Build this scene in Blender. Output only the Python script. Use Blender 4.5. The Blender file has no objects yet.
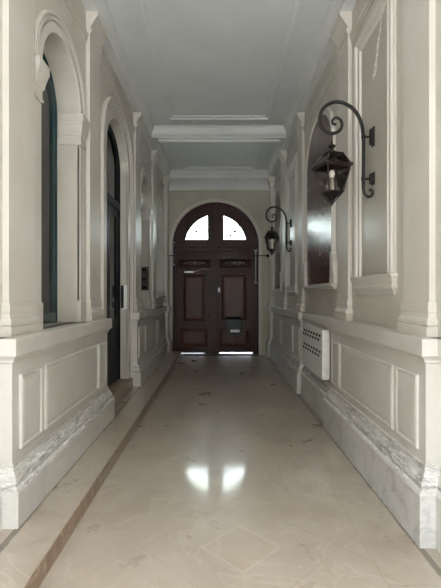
import bpy, bmesh, math, random
from mathutils import Vector
random.seed(4)
SC = bpy.context.scene
COL = SC.collection
PI = math.pi

# ------------------------------------------------------------------ camera, sky, exposure
cam = bpy.data.cameras.new('camera')
co = bpy.data.objects.new('camera', cam)
COL.objects.link(co)
co.location = (0, 0, 1.5)
co.rotation_euler = (PI / 2, 0, 0)
cam.sensor_fit = 'VERTICAL'
cam.sensor_height = 36.0
cam.lens = 36.0 * 425.0 / 588.0
cam.shift_x = 1.5 / 588.0
cam.shift_y = 1.5 / 588.0
cam.clip_start = 0.02
SC.camera = co

W = bpy.data.worlds.new('overcast_sky')
SC.world = W
W.use_nodes = True
wn = W.node_tree.nodes
wl = W.node_tree.links
wn.clear()
wo = wn.new('ShaderNodeOutputWorld')
bg = wn.new('ShaderNodeBackground')
tc = wn.new('ShaderNodeTexCoord')
sep = wn.new('ShaderNodeSeparateXYZ')
rmp = wn.new('ShaderNodeValToRGB')
rmp.color_ramp.elements[0].position = 0.0
rmp.color_ramp.elements[0].color = (0.84, 0.90, 0.98, 1)
rmp.color_ramp.elements[1].position = 0.8
rmp.color_ramp.elements[1].color = (0.96, 1.05, 1.17, 1)
wl.new(tc.outputs['Generated'], sep.inputs[0])
wl.new(sep.outputs['Z'], rmp.inputs[0])
wl.new(rmp.outputs[0], bg.inputs['Color'])
bg.inputs['Strength'].default_value = 28.0
wl.new(bg.outputs[0], wo.inputs[0])


def portal(name, loc, rot, sx, sy):
    l = bpy.data.lights.new(name, 'AREA')
    l.shape = 'RECTANGLE'
    l.size, l.size_y = sx, sy
    l.cycles.is_portal = True
    o = bpy.data.objects.new(name, l)
    COL.objects.link(o)
    o.location = loc
    o.rotation_euler = rot
    return o


portal('courtyard_portal', (0, -1.1, 2.2), (PI / 2, 0, 0), 3.0, 4.6)
portal('fanlight_portal', (-0.07, 11.15, 3.25), (-PI / 2, 0, 0), 1.7, 0.9)

SC.view_settings.view_transform = 'Standard'
SC.view_settings.look = 'None'
SC.view_settings.exposure = 0.0
SC.view_settings.gamma = 1.0
SC.view_settings.use_curve_mapping = False
SC.cycles.use_denoising = True
SC.cycles.max_bounces = 14
SC.cycles.diffuse_bounces = 9
SC.cycles.glossy_bounces = 5
SC.cycles.transparent_max_bounces = 12
SC.cycles.sample_clamp_indirect = 6.0


# ------------------------------------------------------------------ materials
def srgb(r, g, b):
    f = lambda c: (c / 255 / 12.92) if c / 255 <= 0.04045 else ((c / 255 + 0.055) / 1.055) ** 2.4
    return (f(r), f(g), f(b), 1.0)


class Mat:
    def __init__(s, name):
        s.m = bpy.data.materials.new(name)
        s.m.use_nodes = True
        s.n = s.m.node_tree.nodes
        s.l = s.m.node_tree.links
        s.b = s.n['Principled BSDF']
        s.out = s.n['Material Output']

    def node(s, t, **kw):
        x = s.n.new(t)
        for k, v in kw.items():
            setattr(x, k, v)
        return x

    def pos(s):
        g = s.node('ShaderNodeNewGeometry')
        return g.outputs['Position']

    def noise(s, scale, detail=4, rough=0.55, vec=None, stretch=None, dist=0.0):
        t = s.node('ShaderNodeTexNoise')
        t.inputs['Scale'].default_value = scale
        t.inputs['Detail'].default_value = detail
        t.inputs['Roughness'].default_value = rough
        t.inputs['Distortion'].default_value = dist
        v = vec or s.pos()
        if stretch:
            mp = s.node('ShaderNodeMapping')
            mp.inputs['Scale'].default_value = stretch
            s.l.new(v, mp.inputs['Vector'])
            v = mp.outputs[0]
        s.l.new(v, t.inputs['Vector'])
        return t.outputs['Fac']

    def ramp(s, fac, stops):
        r = s.node('ShaderNodeValToRGB')
        e = r.color_ramp.elements
        while len(e) < len(stops):
            e.new(0.5)
        for i, (p, c) in enumerate(stops):
            e[i].position = p
            e[i].color = c if isinstance(c, tuple) else (c, c, c, 1)
        s.l.new(fac, r.inputs[0])
        return r.outputs[0]

    def math(s, op, a, b=None, c=None, clamp=False):
        m = s.node('ShaderNodeMath', operation=op, use_clamp=clamp)
        for i, v in enumerate((a, b, c)):
            if v is None:
                continue
            if isinstance(v, (int, float)):
                m.inputs[i].default_value = v
            else:
                s.l.new(v, m.inputs[i])
        return m.outputs[0]

    def mix(s, fac, a, b, mode='MIX'):
        m = s.node('ShaderNodeMix', data_type='RGBA', blend_type=mode)
        for i, v in ((0, fac), (6, a), (7, b)):
            if isinstance(v, (int, float, tuple)):
                m.inputs[i].default_value = v
            else:
                s.l.new(v, m.inputs[i])
        return m.outputs[2]

    def bump(s, h, strength=0.2, dist=0.01):
        b = s.node('ShaderNodeBump')
        b.inputs['Strength'].default_value = strength
        b.inputs['Distance'].default_value = dist
        s.l.new(h, b.inputs['Height'])
        s.l.new(b.outputs[0], s.b.inputs['Normal'])

    def set(s, color=None, rough=None, metal=None, spec=None):
        for k, v in (('Base Color', color), ('Roughness', rough), ('Metallic', metal), ('Specular IOR Level', spec)):
            if v is None:
                continue
            if isinstance(v, (int, float, tuple)):
                s.b.inputs[k].default_value = v
            else:
                s.l.new(v, s.b.inputs[k])
        return s


def paint_mat(name, base, dark, rough=0.38, wear=False, flake=False):
    m = Mat(name)
    big = m.noise(1.6, 5, 0.6)
    c = m.mix(m.ramp(big, [(0.35, 0.0), (0.75, 1.0)]), base, dark)
    # dirt rubbed into the paint, vertical streaks
    st = m.noise(9, 4, 0.6, stretch=(1, 1, 0.12))
    c = m.mix(m.ramp(st, [(0.55, 0.0), (0.85, 0.35)]), c, dark)
    g = m.noise(25, 3, 0.5)
    hgt = g
    if wear:
        sp = m.node('ShaderNodeSeparateXYZ')
        m.l.new(m.pos(), sp.inputs[0])
        z = sp.outputs['Z']
        zone = m.ramp(m.math('MULTIPLY', z, 0.5), [(0.0, 0.35), (0.10, 0.15), (0.155, 0.45), (0.17, 1.0), (0.225, 0.95), (0.245, 0.2), (0.30, 0.0)])
        wn_ = m.noise(10, 8, 0.72, stretch=(0.4, 0.28, 2.6), dist=0.5)
        w = m.math('ADD', m.math('MULTIPLY', zone, 0.26), wn_)
        mask = m.ramp(w, [(0.68, 0.0), (0.78, 1.0)])
        pn = m.noise(22, 9, 0.8, stretch=(0.5, 0.35, 2.0), dist=0.4)
        plz = m.ramp(m.math('MULTIPLY', z, 0.5), [(0.0, 0.85), (0.14, 0.7), (0.16, 0.25), (0.23, 0.2), (0.26, 0.0)])
        pc = m.ramp(m.noise(6, 7, 0.7, dist=0.7), [(0.32, srgb(128, 126, 122)), (0.48, srgb(184, 183, 179)), (0.7, srgb(204, 203, 198))])
        c = m.mix(m.math('MULTIPLY', plz, m.ramp(sp.outputs['X'], [(0.0, 0.25), (0.9, 0.8)])), c, pc)
        crk = m.ramp(m.math('ABSOLUTE', m.math('SUBTRACT', m.noise(5, 8, 0.7, stretch=(1, 0.35, 3.0), dist=0.3), 0.5)), [(0.0, 1.0), (0.010, 0.0)])
        c = m.mix(m.math('MULTIPLY', m.math('MULTIPLY', crk, zone), 0.8), c, srgb(84, 80, 72))
        worn = m.ramp(pn, [(0.38, srgb(96, 92, 86)), (0.49, srgb(160, 157, 151)), (0.58, srgb(228, 226, 221))])
        c = m.mix(m.math('MULTIPLY', mask, 0.8), c, worn)
        hgt = m.math('ADD', m.math('MULTIPLY', pn, m.math('MULTIPLY', mask, 3.0)), g)
    m.set(color=c, rough=m.ramp(big, [(0.3, rough), (0.7, rough + 0.12)]))
    m.bump(hgt, 0.22 if wear else 0.06, 0.005)
    if flake:
        sp = m.node('ShaderNodeSeparateXYZ')
        m.l.new(m.pos(), sp.inputs[0])
        # a crack of flaked white paint high on the panel
        ty = m.math('ADD', m.math('MULTIPLY', m.math('SUBTRACT', sp.outputs['Z'], 3.62), 0.41), m.math('SUBTRACT', sp.outputs['Y'], 3.66))
        nn = m.noise(11, 6, 0.75)
        ax = m.math('ABSOLUTE', m.math('ADD', ty, m.math('MULTIPLY', m.math('SUBTRACT', nn, 0.5), 0.10)))
        wid = m.math('LESS_THAN', ax, m.math('ADD', 0.012, m.math('MULTIPLY', m.math('SUBTRACT', 3.86, sp.outputs['Z']), 0.07)))
        zz = m.math('LESS_THAN', m.math('ABSOLUTE', m.math('SUBTRACT', sp.outputs['Z'], 3.63)), 0.21)
        n2 = m.math('GREATER_THAN', m.noise(30, 4, 0.7), 0.44)
        mk = m.math('MULTIPLY', m.math('MULTIPLY', wid, zz), n2)
        m.set(color=m.mix(mk, c, srgb(228, 224, 216)))
    return m.m


M = {}
M['wall'] = paint_mat('cream_wall_paint', srgb(184, 178, 166), srgb(171, 164, 151))
M['dado'] = paint_mat('worn_cream_dado_paint', srgb(189, 185, 176), srgb(176, 170, 160), 0.34, wear=True)
M['pilaster'] = paint_mat('pale_cream_pilaster_paint', srgb(194, 188, 178), srgb(182, 175, 164))
M['panel'] = paint_mat('grey_beige_panel_paint', srgb(166, 160, 148), srgb(156, 149, 136), 0.26, flake=True)
M['ceil'] = paint_mat('cool_white_ceiling_paint', srgb(222, 223, 221), srgb(214, 215, 213), 0.6)
M['cornice'] = paint_mat('grey_white_cornice_paint', srgb(214, 214, 210), srgb(206, 206, 201), 0.5)
M['end_wall'] = paint_mat('tan_end_wall_paint', srgb(166, 158, 140), srgb(154, 146, 128), 0.5)


def floor_mat(name='polished_beige_marble', border=True):
    m = Mat(name)
    p = m.pos()
    sp = m.node('ShaderNodeSeparateXYZ')
    m.l.new(p, sp.inputs[0])
    X, Y = sp.outputs['X'], sp.outputs['Y']
    a = m.noise(1.3, 6, 0.62, dist=0.4)
    b = m.noise(2.6, 6, 0.6, dist=0.7)
    c = m.ramp(a, [(0.3, srgb(144, 131, 115)), (0.5, srgb(154, 142, 127)), (0.72, srgb(133, 119, 103))])
    c = m.mix(m.ramp(b, [(0.45, 0.0), (0.8, 0.4)]), c, srgb(178, 165, 147))
    vein = m.noise(1.3, 6, 0.6, dist=1.2)
    vm = m.ramp(m.math('ABSOLUTE', m.math('SUBTRACT', vein, 0.5)), [(0.0, 0.3), (0.014, 0.0)])
    c = m.mix(vm, c, srgb(182, 170, 152))
    v2 = m.noise(1.7, 6, 0.62, dist=1.4)
    vm2 = m.ramp(m.math('ABSOLUTE', m.math('SUBTRACT', v2, 0.47)), [(0.0, 0.05), (0.006, 0.0)])
    c = m.mix(vm2, c, srgb(128, 108, 88))
    if border:
        # slabs laid on the diagonal between two long border joints
        inside = m.math('LESS_THAN', X, 0.875)
        u = m.math('MULTIPLY', m.math('ADD', m.math('SUBTRACT', X, 0.13), m.math('SUBTRACT', Y, 2.535)), 0.70711)
        w = m.math('MULTIPLY', m.math('SUBTRACT', m.math('SUBTRACT', X, 0.13), m.math('SUBTRACT', Y, 2.535)), 0.70711)

        def grid(v, size, half):
            f = m.math('FRACT', m.math('ADD', m.math('DIVIDE', v, size), 100.5))
            return m.math('LESS_THAN', m.math('ABSOLUTE', m.math('SUBTRACT', f, 0.0 + 0.5)), half / size)
        g1 = m.math('MULTIPLY', m.math('ADD', grid(m.math('ADD', u, 0.42), 0.84, 0.0022), grid(m.math('ADD', w, 0.42), 0.84, 0.0022), clamp=True), inside)
        jx = m.math('LESS_THAN', m.math('ABSOLUTE', m.math('SUBTRACT', X, 0.875)), 0.0028)
        fy = m.math('FRACT', m.math('DIVIDE', m.math('ADD', Y, 9.35), 1.1))
        jy = m.math('MULTIPLY', m.math('LESS_THAN', m.math('ABSOLUTE', m.math('SUBTRACT', fy, 0.5)), 0.0022), m.math('SUBTRACT', 1.0, inside))
        jn = m.math('ADD', m.math('ADD', jx, jy), g1, clamp=True)
        c = m.mix(m.math('MULTIPLY', jn, 0.42), c, srgb(120, 100, 80))
        # pale diamond inlay and its rim
        mx = m.math('MAXIMUM', m.math('ABSOLUTE', u), m.math('ABSOLUTE', w))
        rim = m.math('LESS_THAN', m.math('ABSOLUTE', m.math('SUBTRACT', mx, 0.165)), m.math('MULTIPLY', m.noise(14, 3), 0.018))
        inl = m.math('LESS_THAN', mx, 0.165)
        c = m.mix(m.math('MULTIPLY', inl, 0.15), c, srgb(160, 142, 116))
        c = m.mix(m.math('MULTIPLY', rim, 0.18), c, srgb(196, 184, 164))
        # scuffed joints where the marble has chipped near the wall
        ch = m.noise(19, 4, 0.6)
        near = m.ramp(m.math('MULTIPLY', X, 0.6), [(0.30, 0.0), (0.50, 0.20), (0.70, 0.24)])
        c = m.mix(m.ramp(m.math('ADD', ch, near), [(0.87, 0.0), (0.91, 0.7)]), c, srgb(112, 92, 76))
    rg = m.noise(3.0, 5, 0.6)
    # dirt gathered along the foot of the walls
    ed = m.math('SUBTRACT', m.math('ABSOLUTE', X), 1.172)
    dn = m.noise(9, 5, 0.7)
    dirt = m.ramp(m.math('ADD', m.math('MULTIPLY', ed, 14.0), m.math('MULTIPLY', dn, 0.5)), [(0.24, 0.0), (0.42, 0.75)])
    dirt = m.math('MULTIPLY', dirt, m.math('LESS_THAN', m.math('ABSOLUTE', X), 1.215))
    c = m.mix(dirt, c, srgb(70, 58, 46))
    m.set(color=c, rough=m.ramp(rg, [(0.3, 0.26), (0.7, 0.36)]), spec=0.5)
    m.b.inputs['Coat Weight'].default_value = 0.62
    m.l.new(m.ramp(rg, [(0.3, 0.05), (0.7, 0.12)]), m.b.inputs['Coat Roughness'])
    m.bump(m.math('ADD', m.noise(4, 4), m.math('MULTIPLY', m.noise(30, 3), 0.15)), 0.03, 0.01)
    return m.m


M['floor'] = floor_mat()
M['pavement'] = floor_mat('beige_stone_pavement', False)


def kerb_mat():
    m = Mat('brown_speckled_kerb_stone')
    a = m.noise(14, 7, 0.7, dist=0.8)
    c = m.ramp(a, [(0.3, srgb(86, 68, 54)), (0.5, srgb(128, 106, 86)), (0.7, srgb(160, 140, 118))])
    m.set(color=c, rough=0.3)
    m.bump(a, 0.2, 0.006)
    return m.m


M['kerb'] = kerb_mat()


def wood_mat(name, c0, c1, rough=0.22, scale=6, spec=0.5, bump=0.08):
    m = Mat(name)
    a = m.noise(scale, 6, 0.65, stretch=(5, 5, 0.35), dist=0.5)
    c = m.ramp(a, [(0.3, c0), (0.7, c1)])
    m.set(color=c, rough=m.ramp(m.noise(8, 4), [(0.3, rough), (0.7, rough + (0.14 if bump > 0.05 else 0.04))]), spec=spec)
    m.bump(a, bump, 0.004)
    return m.m


M['door'] = wood_mat('dark_mahogany', srgb(40, 22, 18), srgb(62, 38, 31), 0.3, spec=0.15)
M['door_panel'] = wood_mat('mahogany_panel', srgb(56, 33, 27), srgb(88, 58, 47), 0.3, spec=0.2)
M['board'] = wood_mat('varnished_brown_board', srgb(62, 36, 30), srgb(76, 46, 38), 0.24, 2, bump=0.015)


def simple(name, col, rough=0.5, metal=0.0, bumps=None, spec=None):
    m = Mat(name)
    n = m.noise(18, 4, 0.6)
    d = tuple(max(0, x * 0.72) for x in col[:3]) + (1.0,)
    m.set(color=m.mix(m.ramp(n, [(0.4, 0.0), (0.75, 0.6)]), col, d), rough=rough, metal=metal, spec=spec)
    if bumps:
        m.bump(n, bumps, 0.003)
    return m.m


M['iron'] = simple('black_wrought_iron', srgb(22, 19, 17), 0.55, 0.0, 0.15, 0.25)
M['bronze'] = simple('bronze_lantern_metal', srgb(44, 34, 28), 0.35, 0.5, 0.1)
M['steel'] = simple('brushed_steel', srgb(190, 190, 188), 0.3, 0.9)
M['silver'] = simple('tarnished_silver_fretwork', srgb(150, 150, 150), 0.4, 0.6)
M['white'] = simple('white_plastic', srgb(236, 235, 230), 0.35)
M['black'] = simple('black_plastic', srgb(20, 20, 22), 0.25)
M['rad'] = simple('white_enamel', srgb(222, 220, 212), 0.3)
M['hole'] = simple('black_slot', srgb(10, 10, 10), 0.9)
M['teal'] = simple('dark_teal_paint', srgb(24, 48, 50), 0.22)
M['navy'] = simple('near_black_blue_paint', srgb(14, 16, 21), 0.45, spec=0.15)
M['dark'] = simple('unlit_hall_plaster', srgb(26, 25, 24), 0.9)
M['boxgreen'] = simple('slate_green_box_enamel', srgb(26, 33, 37), 0.4, spec=0.25)
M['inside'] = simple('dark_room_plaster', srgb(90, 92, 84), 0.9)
M['plaque'] = simple('dark_bronze_plaque', srgb(58, 54, 46), 0.35, 0.4)
M['mat'] = simple('dark_coir', srgb(42, 40, 38), 0.95, 0, 0.5)
M['sky_block'] = simple('grey_sky_block', srgb(105, 102, 96), 0.9)  # for the added courtyard wall, kept dark so little light bounces inward
M['outside'] = simple('pale_street_paving', srgb(232, 231, 228), 0.8)


def glass_mat(name, tint, rough=0.02, alpha=0.25, frost=False):
    m = Mat(name)
    tr = m.node('ShaderNodeBsdfTransparent')
    tr.inputs[0].default_value = tint
    gl = m.node('ShaderNodeBsdfGlossy')
    gl.inputs['Roughness'].default_value = rough
    fr = m.node('ShaderNodeFresnel')
    fr.inputs[0].default_value = 1.5
    mx = m.node('ShaderNodeMixShader')
    m.l.new(m.math('ADD', fr.outputs[0], alpha, clamp=True), mx.inputs[0])
    base = tr.outputs[0]
    if frost:
        # leaded, faintly yellow and green pattern glass
        v = m.node('ShaderNodeTexVoronoi')
        v.inputs['Scale'].default_value = 9
        m.l.new(m.pos(), v.inputs['Vector'])
        c = m.ramp(v.outputs['Distance'], [(0.1, srgb(250, 252, 252)), (0.5, srgb(236, 240, 236)), (0.9, srgb(222, 228, 208))])
        dt = m.node('ShaderNodeTexVoronoi')
        dt.inputs['Scale'].default_value = 6
        m.l.new(m.pos(), dt.inputs['Vector'])
        c = m.mix(m.math('LESS_THAN', dt.outputs['Distance'], 0.12), c, srgb(120, 140, 120))
        m.l.new(c, tr.inputs[0])
        tl = m.node('ShaderNodeBsdfTranslucent')
        m.l.new(c, tl.inputs[0])
        m2 = m.node('ShaderNodeMixShader')
        m2.inputs[0].default_value = 0.35
        m.l.new(tr.outputs[0], m2.inputs[1])
        m.l.new(tl.outputs[0], m2.inputs[2])
        base = m2.outputs[0]
    m.l.new(base, mx.inputs[1])
    m.l.new(gl.outputs[0], mx.inputs[2])
    m.l.new(mx.outputs[0], m.out.inputs['Surface'])
    return m.m


M['glass'] = glass_mat('dark_window_glass', (0.62, 0.68, 0.64, 1), 0.05, 0.03)
M['darkglass'] = glass_mat('unlit_door_glass', (0.25, 0.26, 0.28, 1), 0.1, -0.03)
M['lampglass'] = glass_mat('old_lantern_glass', (0.95, 0.93, 0.90, 1), 0.05, -0.02)
M['chimney'] = glass_mat('frosted_lamp_chimney', (0.78, 0.75, 0.70, 1), 0.3, 0.2)
M['fan'] = glass_mat('leaded_fanlight_glass', (0.9, 0.92, 0.86, 1), 0.05, 0.0, frost=True)


cm = Mat('thin_mauve_curtain')
d_ = cm.node('ShaderNodeBsdfDiffuse')
d_.inputs[0].default_value = srgb(168, 152, 154)
t_ = cm.node('ShaderNodeBsdfTranslucent')
cm.l.new(cm.ramp(cm.noise(6, 4, 0.6, stretch=(1, 3, 0.4)), [(0.35, (0.09, 0.08, 0.09, 1)), (0.65, (0.38, 0.36, 0.40, 1))]), t_.inputs[0])
a_ = cm.node('ShaderNodeAddShader')
cm.l.new(d_.outputs[0], a_.inputs[0])
cm.l.new(t_.outputs[0], a_.inputs[1])
cm.l.new(a_.outputs[0], cm.out.inputs['Surface'])
M['curtain'] = cm.m


# ------------------------------------------------------------------ mesh helpers
class MB:
    def __init__(s):
        s.v, s.f = [], []

    def add(s, vs, fs):
        o = len(s.v)
        s.v += [tuple(v) for v in vs]
        s.f += [tuple(i + o for i in f) for f in fs]
        return s

    def box(s, x0, x1, y0, y1, z0, z1):
        vs = [(x, y, z) for z in (z0, z1) for y in (y0, y1) for x in (x0, x1)]
        return s.add(vs, [(0, 2, 3, 1), (4, 5, 7, 6), (0, 1, 5, 4), (2, 6, 7, 3), (0, 4, 6, 2), (1, 3, 7, 5)])

    def rings(s, rings, cap=True, closed=True):
        n = len(rings[0])
        vs = [p for r in rings for p in r]
        fs = []
        for i in range(len(rings) - 1):
            for k in range(n if closed else n - 1):
                a, b = i * n + k, i * n + (k + 1) % n
                fs.append((a, b, b + n, a + n))
        if cap:
            fs.append(tuple(range(n)))
            fs.append(tuple((len(rings) - 1) * n + k for k in range(n)))
        return s.add(vs, fs)

    def prism(s, poly, axis, a, b):
        """poly: 2D points; extruded along axis ('x','y','z') from a to b"""
        def P(p, t):
            return {'x': (t, p[0], p[1]), 'y': (p[0], t, p[1]), 'z': (p[0], p[1], t)}[axis]
        return s.rings([[P(p, a) for p in poly], [P(p, b) for p in poly]])

    def tube(s, pts, r, n=8, cap=True, radii=None):
        pts = [Vector(p) for p in pts]
        rings = []
        up = None
        for i, p in enumerate(pts):
            t = (pts[min(i + 1, len(pts) - 1)] - pts[max(i - 1, 0)]).normalized()
            if up is None:
                up = Vector((0, 0, 1)) if abs(t.z) < 0.9 else Vector((0, 1, 0))
            side = t.cross(up)
            if side.length < 1e-4:
                side = t.cross(Vector((1, 0, 0)))
            side.normalize()
            up = side.cross(t).normalized()
            rr = radii[i] if radii else r
            rings.append([p + side * math.cos(2 * PI * k / n) * rr + up * math.sin(2 * PI * k / n) * rr for k in range(n)])
        return s.rings(rings, cap)

    def lathe(s, c, prof, n=16, rot=0.0, squash=None):
        rings = []
        for r, z in prof:
            rings.append([(c[0] + r * math.cos(rot + 2 * PI * k / n), c[1] + r * math.sin(rot + 2 * PI * k / n), c[2] + z) for k in range(n)])
        return s.rings(rings)

    def build(s, name, mat, parent=None, smooth=False, bevel=0.0, loc=None):
        me = bpy.data.meshes.new(name)
        me.from_pydata(s.v, [], s.f)
        bm = bmesh.new()
        bm.from_mesh(me)
        bmesh.ops.remove_doubles(bm, verts=bm.verts, dist=1e-5)
        bmesh.ops.recalc_face_normals(bm, faces=bm.faces)
        bm.to_mesh(me)
        bm.free()
        me.materials.append(mat)
        if smooth:
            for p in me.polygons:
                p.use_smooth = True
            try:
                me.set_sharp_from_angle(angle=math.radians(38))
            except Exception:
                pass
        o = bpy.data.objects.new(name, me)
        COL.objects.link(o)
        if parent:
            o.parent = parent
        if loc:
            o.location = loc
        if bevel:
            b = o.modifiers.new('bevel', 'BEVEL')
            b.width = bevel
            b.segments = 2
            b.limit_method = 'ANGLE'
            b.angle_limit = math.radians(40)
        return o


def tag(o, label=None, cat=None, group=None, kind=None):
    for k, v in (('label', label), ('category', cat), ('group', group), ('kind', kind)):
        if v:
            o[k] = v
    return o


def empty(name, loc=(0, 0, 0)):
    o = bpy.data.objects.new(name, None)
    COL.objects.link(o)
    o.location = loc
    return o


def struct(name, mb, mat, label, cat, parent=None, **kw):
    o = mb.build(name, mat, parent, **kw)
    tag(o, label, cat, kind='structure')
    return o


def arch_pts(yc, a, zs, b, n=20):
    """from near spring point over the crown to the far one, as (y, z)"""
    return [(yc - a * math.cos(PI * k / n), zs + b * math.sin(PI * k / n)) for k in range(n + 1)]


SIDE = {-1: 'left', 1: 'right'}
WX = 1.37      # wall plane
WB = 1.75      # back of wall
ZC = 4.62      # ceiling
ZT = 4.70
Y0, Y1 = -0.8, 10.8


def side_wall(s, openings):
    mb = MB()
    top = ZT
    F = lambda y, z: (s * WX, y, z)
    Bk = lambda y, z: (s * WB, y, z)

    def piece(poly):
        mb.add([F(*p) for p in poly], [tuple(range(len(poly)))])
        mb.add([Bk(*p) for p in poly], [tuple(range(len(poly)))])

    def edge(p, q):
        mb.add([F(*p), F(*q), Bk(*q), Bk(*p)], [(0, 1, 2, 3)])
    y = Y0
    for (ya, yb, zsill, zspring, b) in sorted(openings):
        piece([(y, 0), (ya, 0), (ya, top), (y, top)])
        edge((y, 0), (ya, 0)); edge((y, top), (ya, top))
        if zsill > 0.01:
            piece([(ya, 0), (yb, 0), (yb, zsill), (ya, zsill)])
            edge((ya, zsill), (yb, zsill)); edge((ya, 0), (yb, 0))
        pts = arch_pts((ya + yb) / 2, (yb - ya) / 2, zspring, b)
        for p, q in zip(pts, pts[1:]):
            piece([p, q, (q[0], top), (p[0], top)])
            edge(p, q); edge((p[0], top), (q[0], top))
        edge((ya, zsill), (ya, zspring)); edge((yb, zsill), (yb, zspring))
        y = yb
    piece([(y, 0), (Y1, 0), (Y1, top), (y, top)])
    edge((y, 0), (Y1, 0)); edge((y, top), (Y1, top))
    edge((Y0, 0), (Y0, top)); edge((Y1, 0), (Y1, top))
    return mb


def ring_block(mb, s, xface, y0, y1, xb, prof):
    """rectangular footprint that grows by p towards the passage and along it; prof = [(z, p)]"""
    rings = []
    for z, p in prof:
        rings.append([(s * (xface - p), y0 - p, z), (s * (xface - p), y1 + p, z), (s * xb, y1 + p, z), (s * xb, y0 - p, z)])
    mb.rings(rings)
    return mb


def sweep(mb, s, path, prof, closed=False):
    """moulding on the side wall: path of (y, z); prof of (outward offset, x)"""
    n = len(path)
    rings = []
    for i, p in enumerate(path):
        a = path[i - 1] if (i > 0 or closed) else None
        b = path[(i + 1) % n] if (i < n - 1 or closed) else None
        ds = []
        if a is not None:
            ds.append(Vector((p[0] - a[0], p[1] - a[1])).normalized())
        if b is not None:
            ds.append(Vector((b[0] - p[0], b[1] - p[1])).normalized())
        t = sum(ds, Vector((0, 0))).normalized()
        nn = Vector((-t.y, t.x))          # path runs near -> crown -> far, so this points outwards
        k = 1.0 / max(0.5, nn.dot(Vector((-ds[0].y, ds[0].x))))
        rings.append([(s * x, p[0] + nn.x * o * k, p[1] + nn.y * o * k) for o, x in prof])
    m = len(prof)
    if closed:
        rings.append(rings[0])
        mb.rings(rings, cap=False)
    else:
        mb.rings(rings, cap=True)
    return mb


# ------------------------------------------------------------------ floor, ceiling, walls
struct('floor', MB().box(-1.9, 1.9, Y0 - 0.02, Y1 + 0.3, -0.12, 0.0), M['floor'], 'polished beige marble passage floor with faint diagonal joints', 'floor')
struct('ceiling', MB().box(-1.75, 1.75, Y0, Y1 + 0.3, ZC, ZC + 0.12), M['ceil'], 'cool grey white flat ceiling of the long passage', 'ceiling')

A = (3.25, 4.16, 1.24, 3.262, 0.452)       # narrow arched window
B = (5.12, 6.36, 0.115, 3.33, 0.50)       # arched doorway
C = (7.43, 8.34, 1.24, 3.262, 0.452)       # far arched niche
D = (9.20, 10.22, 1.50, 3.20, 0.50)       # far curtained window
struct('wall_left', side_wall(-1, [A, B, C, D]), M['wall'], 'cream plaster wall on the left with arched openings', 'wall')
struct('wall_right', side_wall(1, []), M['wall'], 'cream plaster wall on the right behind the lanterns', 'wall')

# raised pavement along the left wall
struct('trim_1', MB().box(-1.42, -0.985, Y0, 10.55, 0, 0.115), M['pavement'], 'raised beige stone pavement running along the left wall', 'pavement')
kb = MB()
yy = Y0
while yy < 10.54:
    y2 = min(yy + 1.15, 10.55)
    kb.box(-0.985, -0.929, yy + 0.0015, y2 - 0.0015, 0, 0.115)
    yy = y2
kerb_o = struct('trim_2', kb, M['pavement'], 'stone kerb edge of the left pavement with a brown speckled face', 'kerb')
MB().box(-0.929, -0.925, Y0, 10.55, 0, 0.112).build('kerb_face', M['kerb'], kerb_o)
struct('trim_3', MB().box(-1.9, -1.31, 4.86, 6.47, 0.115, 0.255), M['kerb'], 'worn stone doorstep in front of the dark left doorway', 'step', bevel=0.008)

# dado pedestals
PROF = [(0.0, 0.07), (0.31, 0.07), (0.325, 0.062), (0.335, 0.045), (0.36, 0.048), (0.385, 0.042), (0.41, 0.025), (0.44, 0.012), (0.465, 0.010), (0.47, 0.0),
        (1.085, 0.0), (1.09, 0.012), (1.105, 0.014), (1.125, 0.03), (1.135, 0.045), (1.235, 0.045), (1.24, 0.042)]


def dado_prof(s, y):
    z0 = 0.115 if s < 0 else 0.0
    out = []
    for i, (z, p) in enumerate(PROF):
        if i == 0:
            z = z0
        elif s < 0 and z < 0.47:
            z = z + 0.012
        out.append((z, p))
    return out


def raised(mb, s, x, ya, yb, za, zb):
    q = [(0, 0.0), (0.0, 0.012), (0.008, 0.018), (0.022, 0.010), (0.028, 0.010), (0.05, 0.014)]
    rings = []
    for i, d in q:
        rings.append([(s * (x - d), ya + i, za + i), (s * (x - d), yb - i, za + i), (s * (x - d), yb - i, zb - i), (s * (x - d), ya + i, zb - i)])
    mb.rings(rings)


tn = [3]


def next_trim():
    tn[0] += 1
    return 'trim_%d' % tn[0]


def pedestal(s, y0, y1, panels, label, xface=1.26):
    mb = MB()
    ring_block(mb, s, xface, y0, y1, 1.45, dado_prof(s, y0))
    o = struct(next_trim(), mb, M['dado'], label, 'pedestal')
    for (a, b) in panels:
        pm = MB()
        raised(pm, s, xface, a, b, 0.533, 1.0)
        pm.build('raised_panel', M['dado'], o)
    return o


for s in (-1, 1):
    n = SIDE[s]
    pedestal(s, 2.59, 4.79, [(2.68, 2.99), (3.06, 4.36), (4.42, 4.70)], 'long panelled cream pedestal nearest on the ' + n)
    pedestal(s, 6.54, 8.93, [(6.64, 7.12), (7.25, 8.50), (8.58, 8.82)], 'panelled cream pedestal farther along the ' + n + ' wall')
    pedestal(s, 10.42, 10.72, [], 'short cream corner pedestal beside the doors on the ' + n, xface=1.25)
    pedestal(s, -0.78, 2.60, [], 'set back cream dado at the ' + n + ' passage mouth', xface=1.355)
# recessed dado between pedestals
pedestal(1, 4.74, 6.60, [], 'recessed cream dado behind the white radiator cover', xface=1.315)
pedestal(1, 8.86, 10.48, [(9.1, 10.3)], 'recessed cream dado at the far end on the right', xface=1.315)
pedestal(-1, 8.86, 10.48, [(9.1, 10.3)], 'recessed cream dado at the far end on the left', xface=1.315)

# ledge shelf surfaces under the pilasters are the pedestal tops
BASE = [(1.24, 0.030), (1.298, 0.030), (1.30, 0.026), (1.305, 0.018), (1.315, 0.028), (1.335, 0.030), (1.350, 0.022), (1.36, 0.012), (1.385, 0.008),
        (1.395, 0.014), (1.43, 0.014), (1.435, 0.010), (1.455, 0.010), (1.462, 0.0)]


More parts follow.
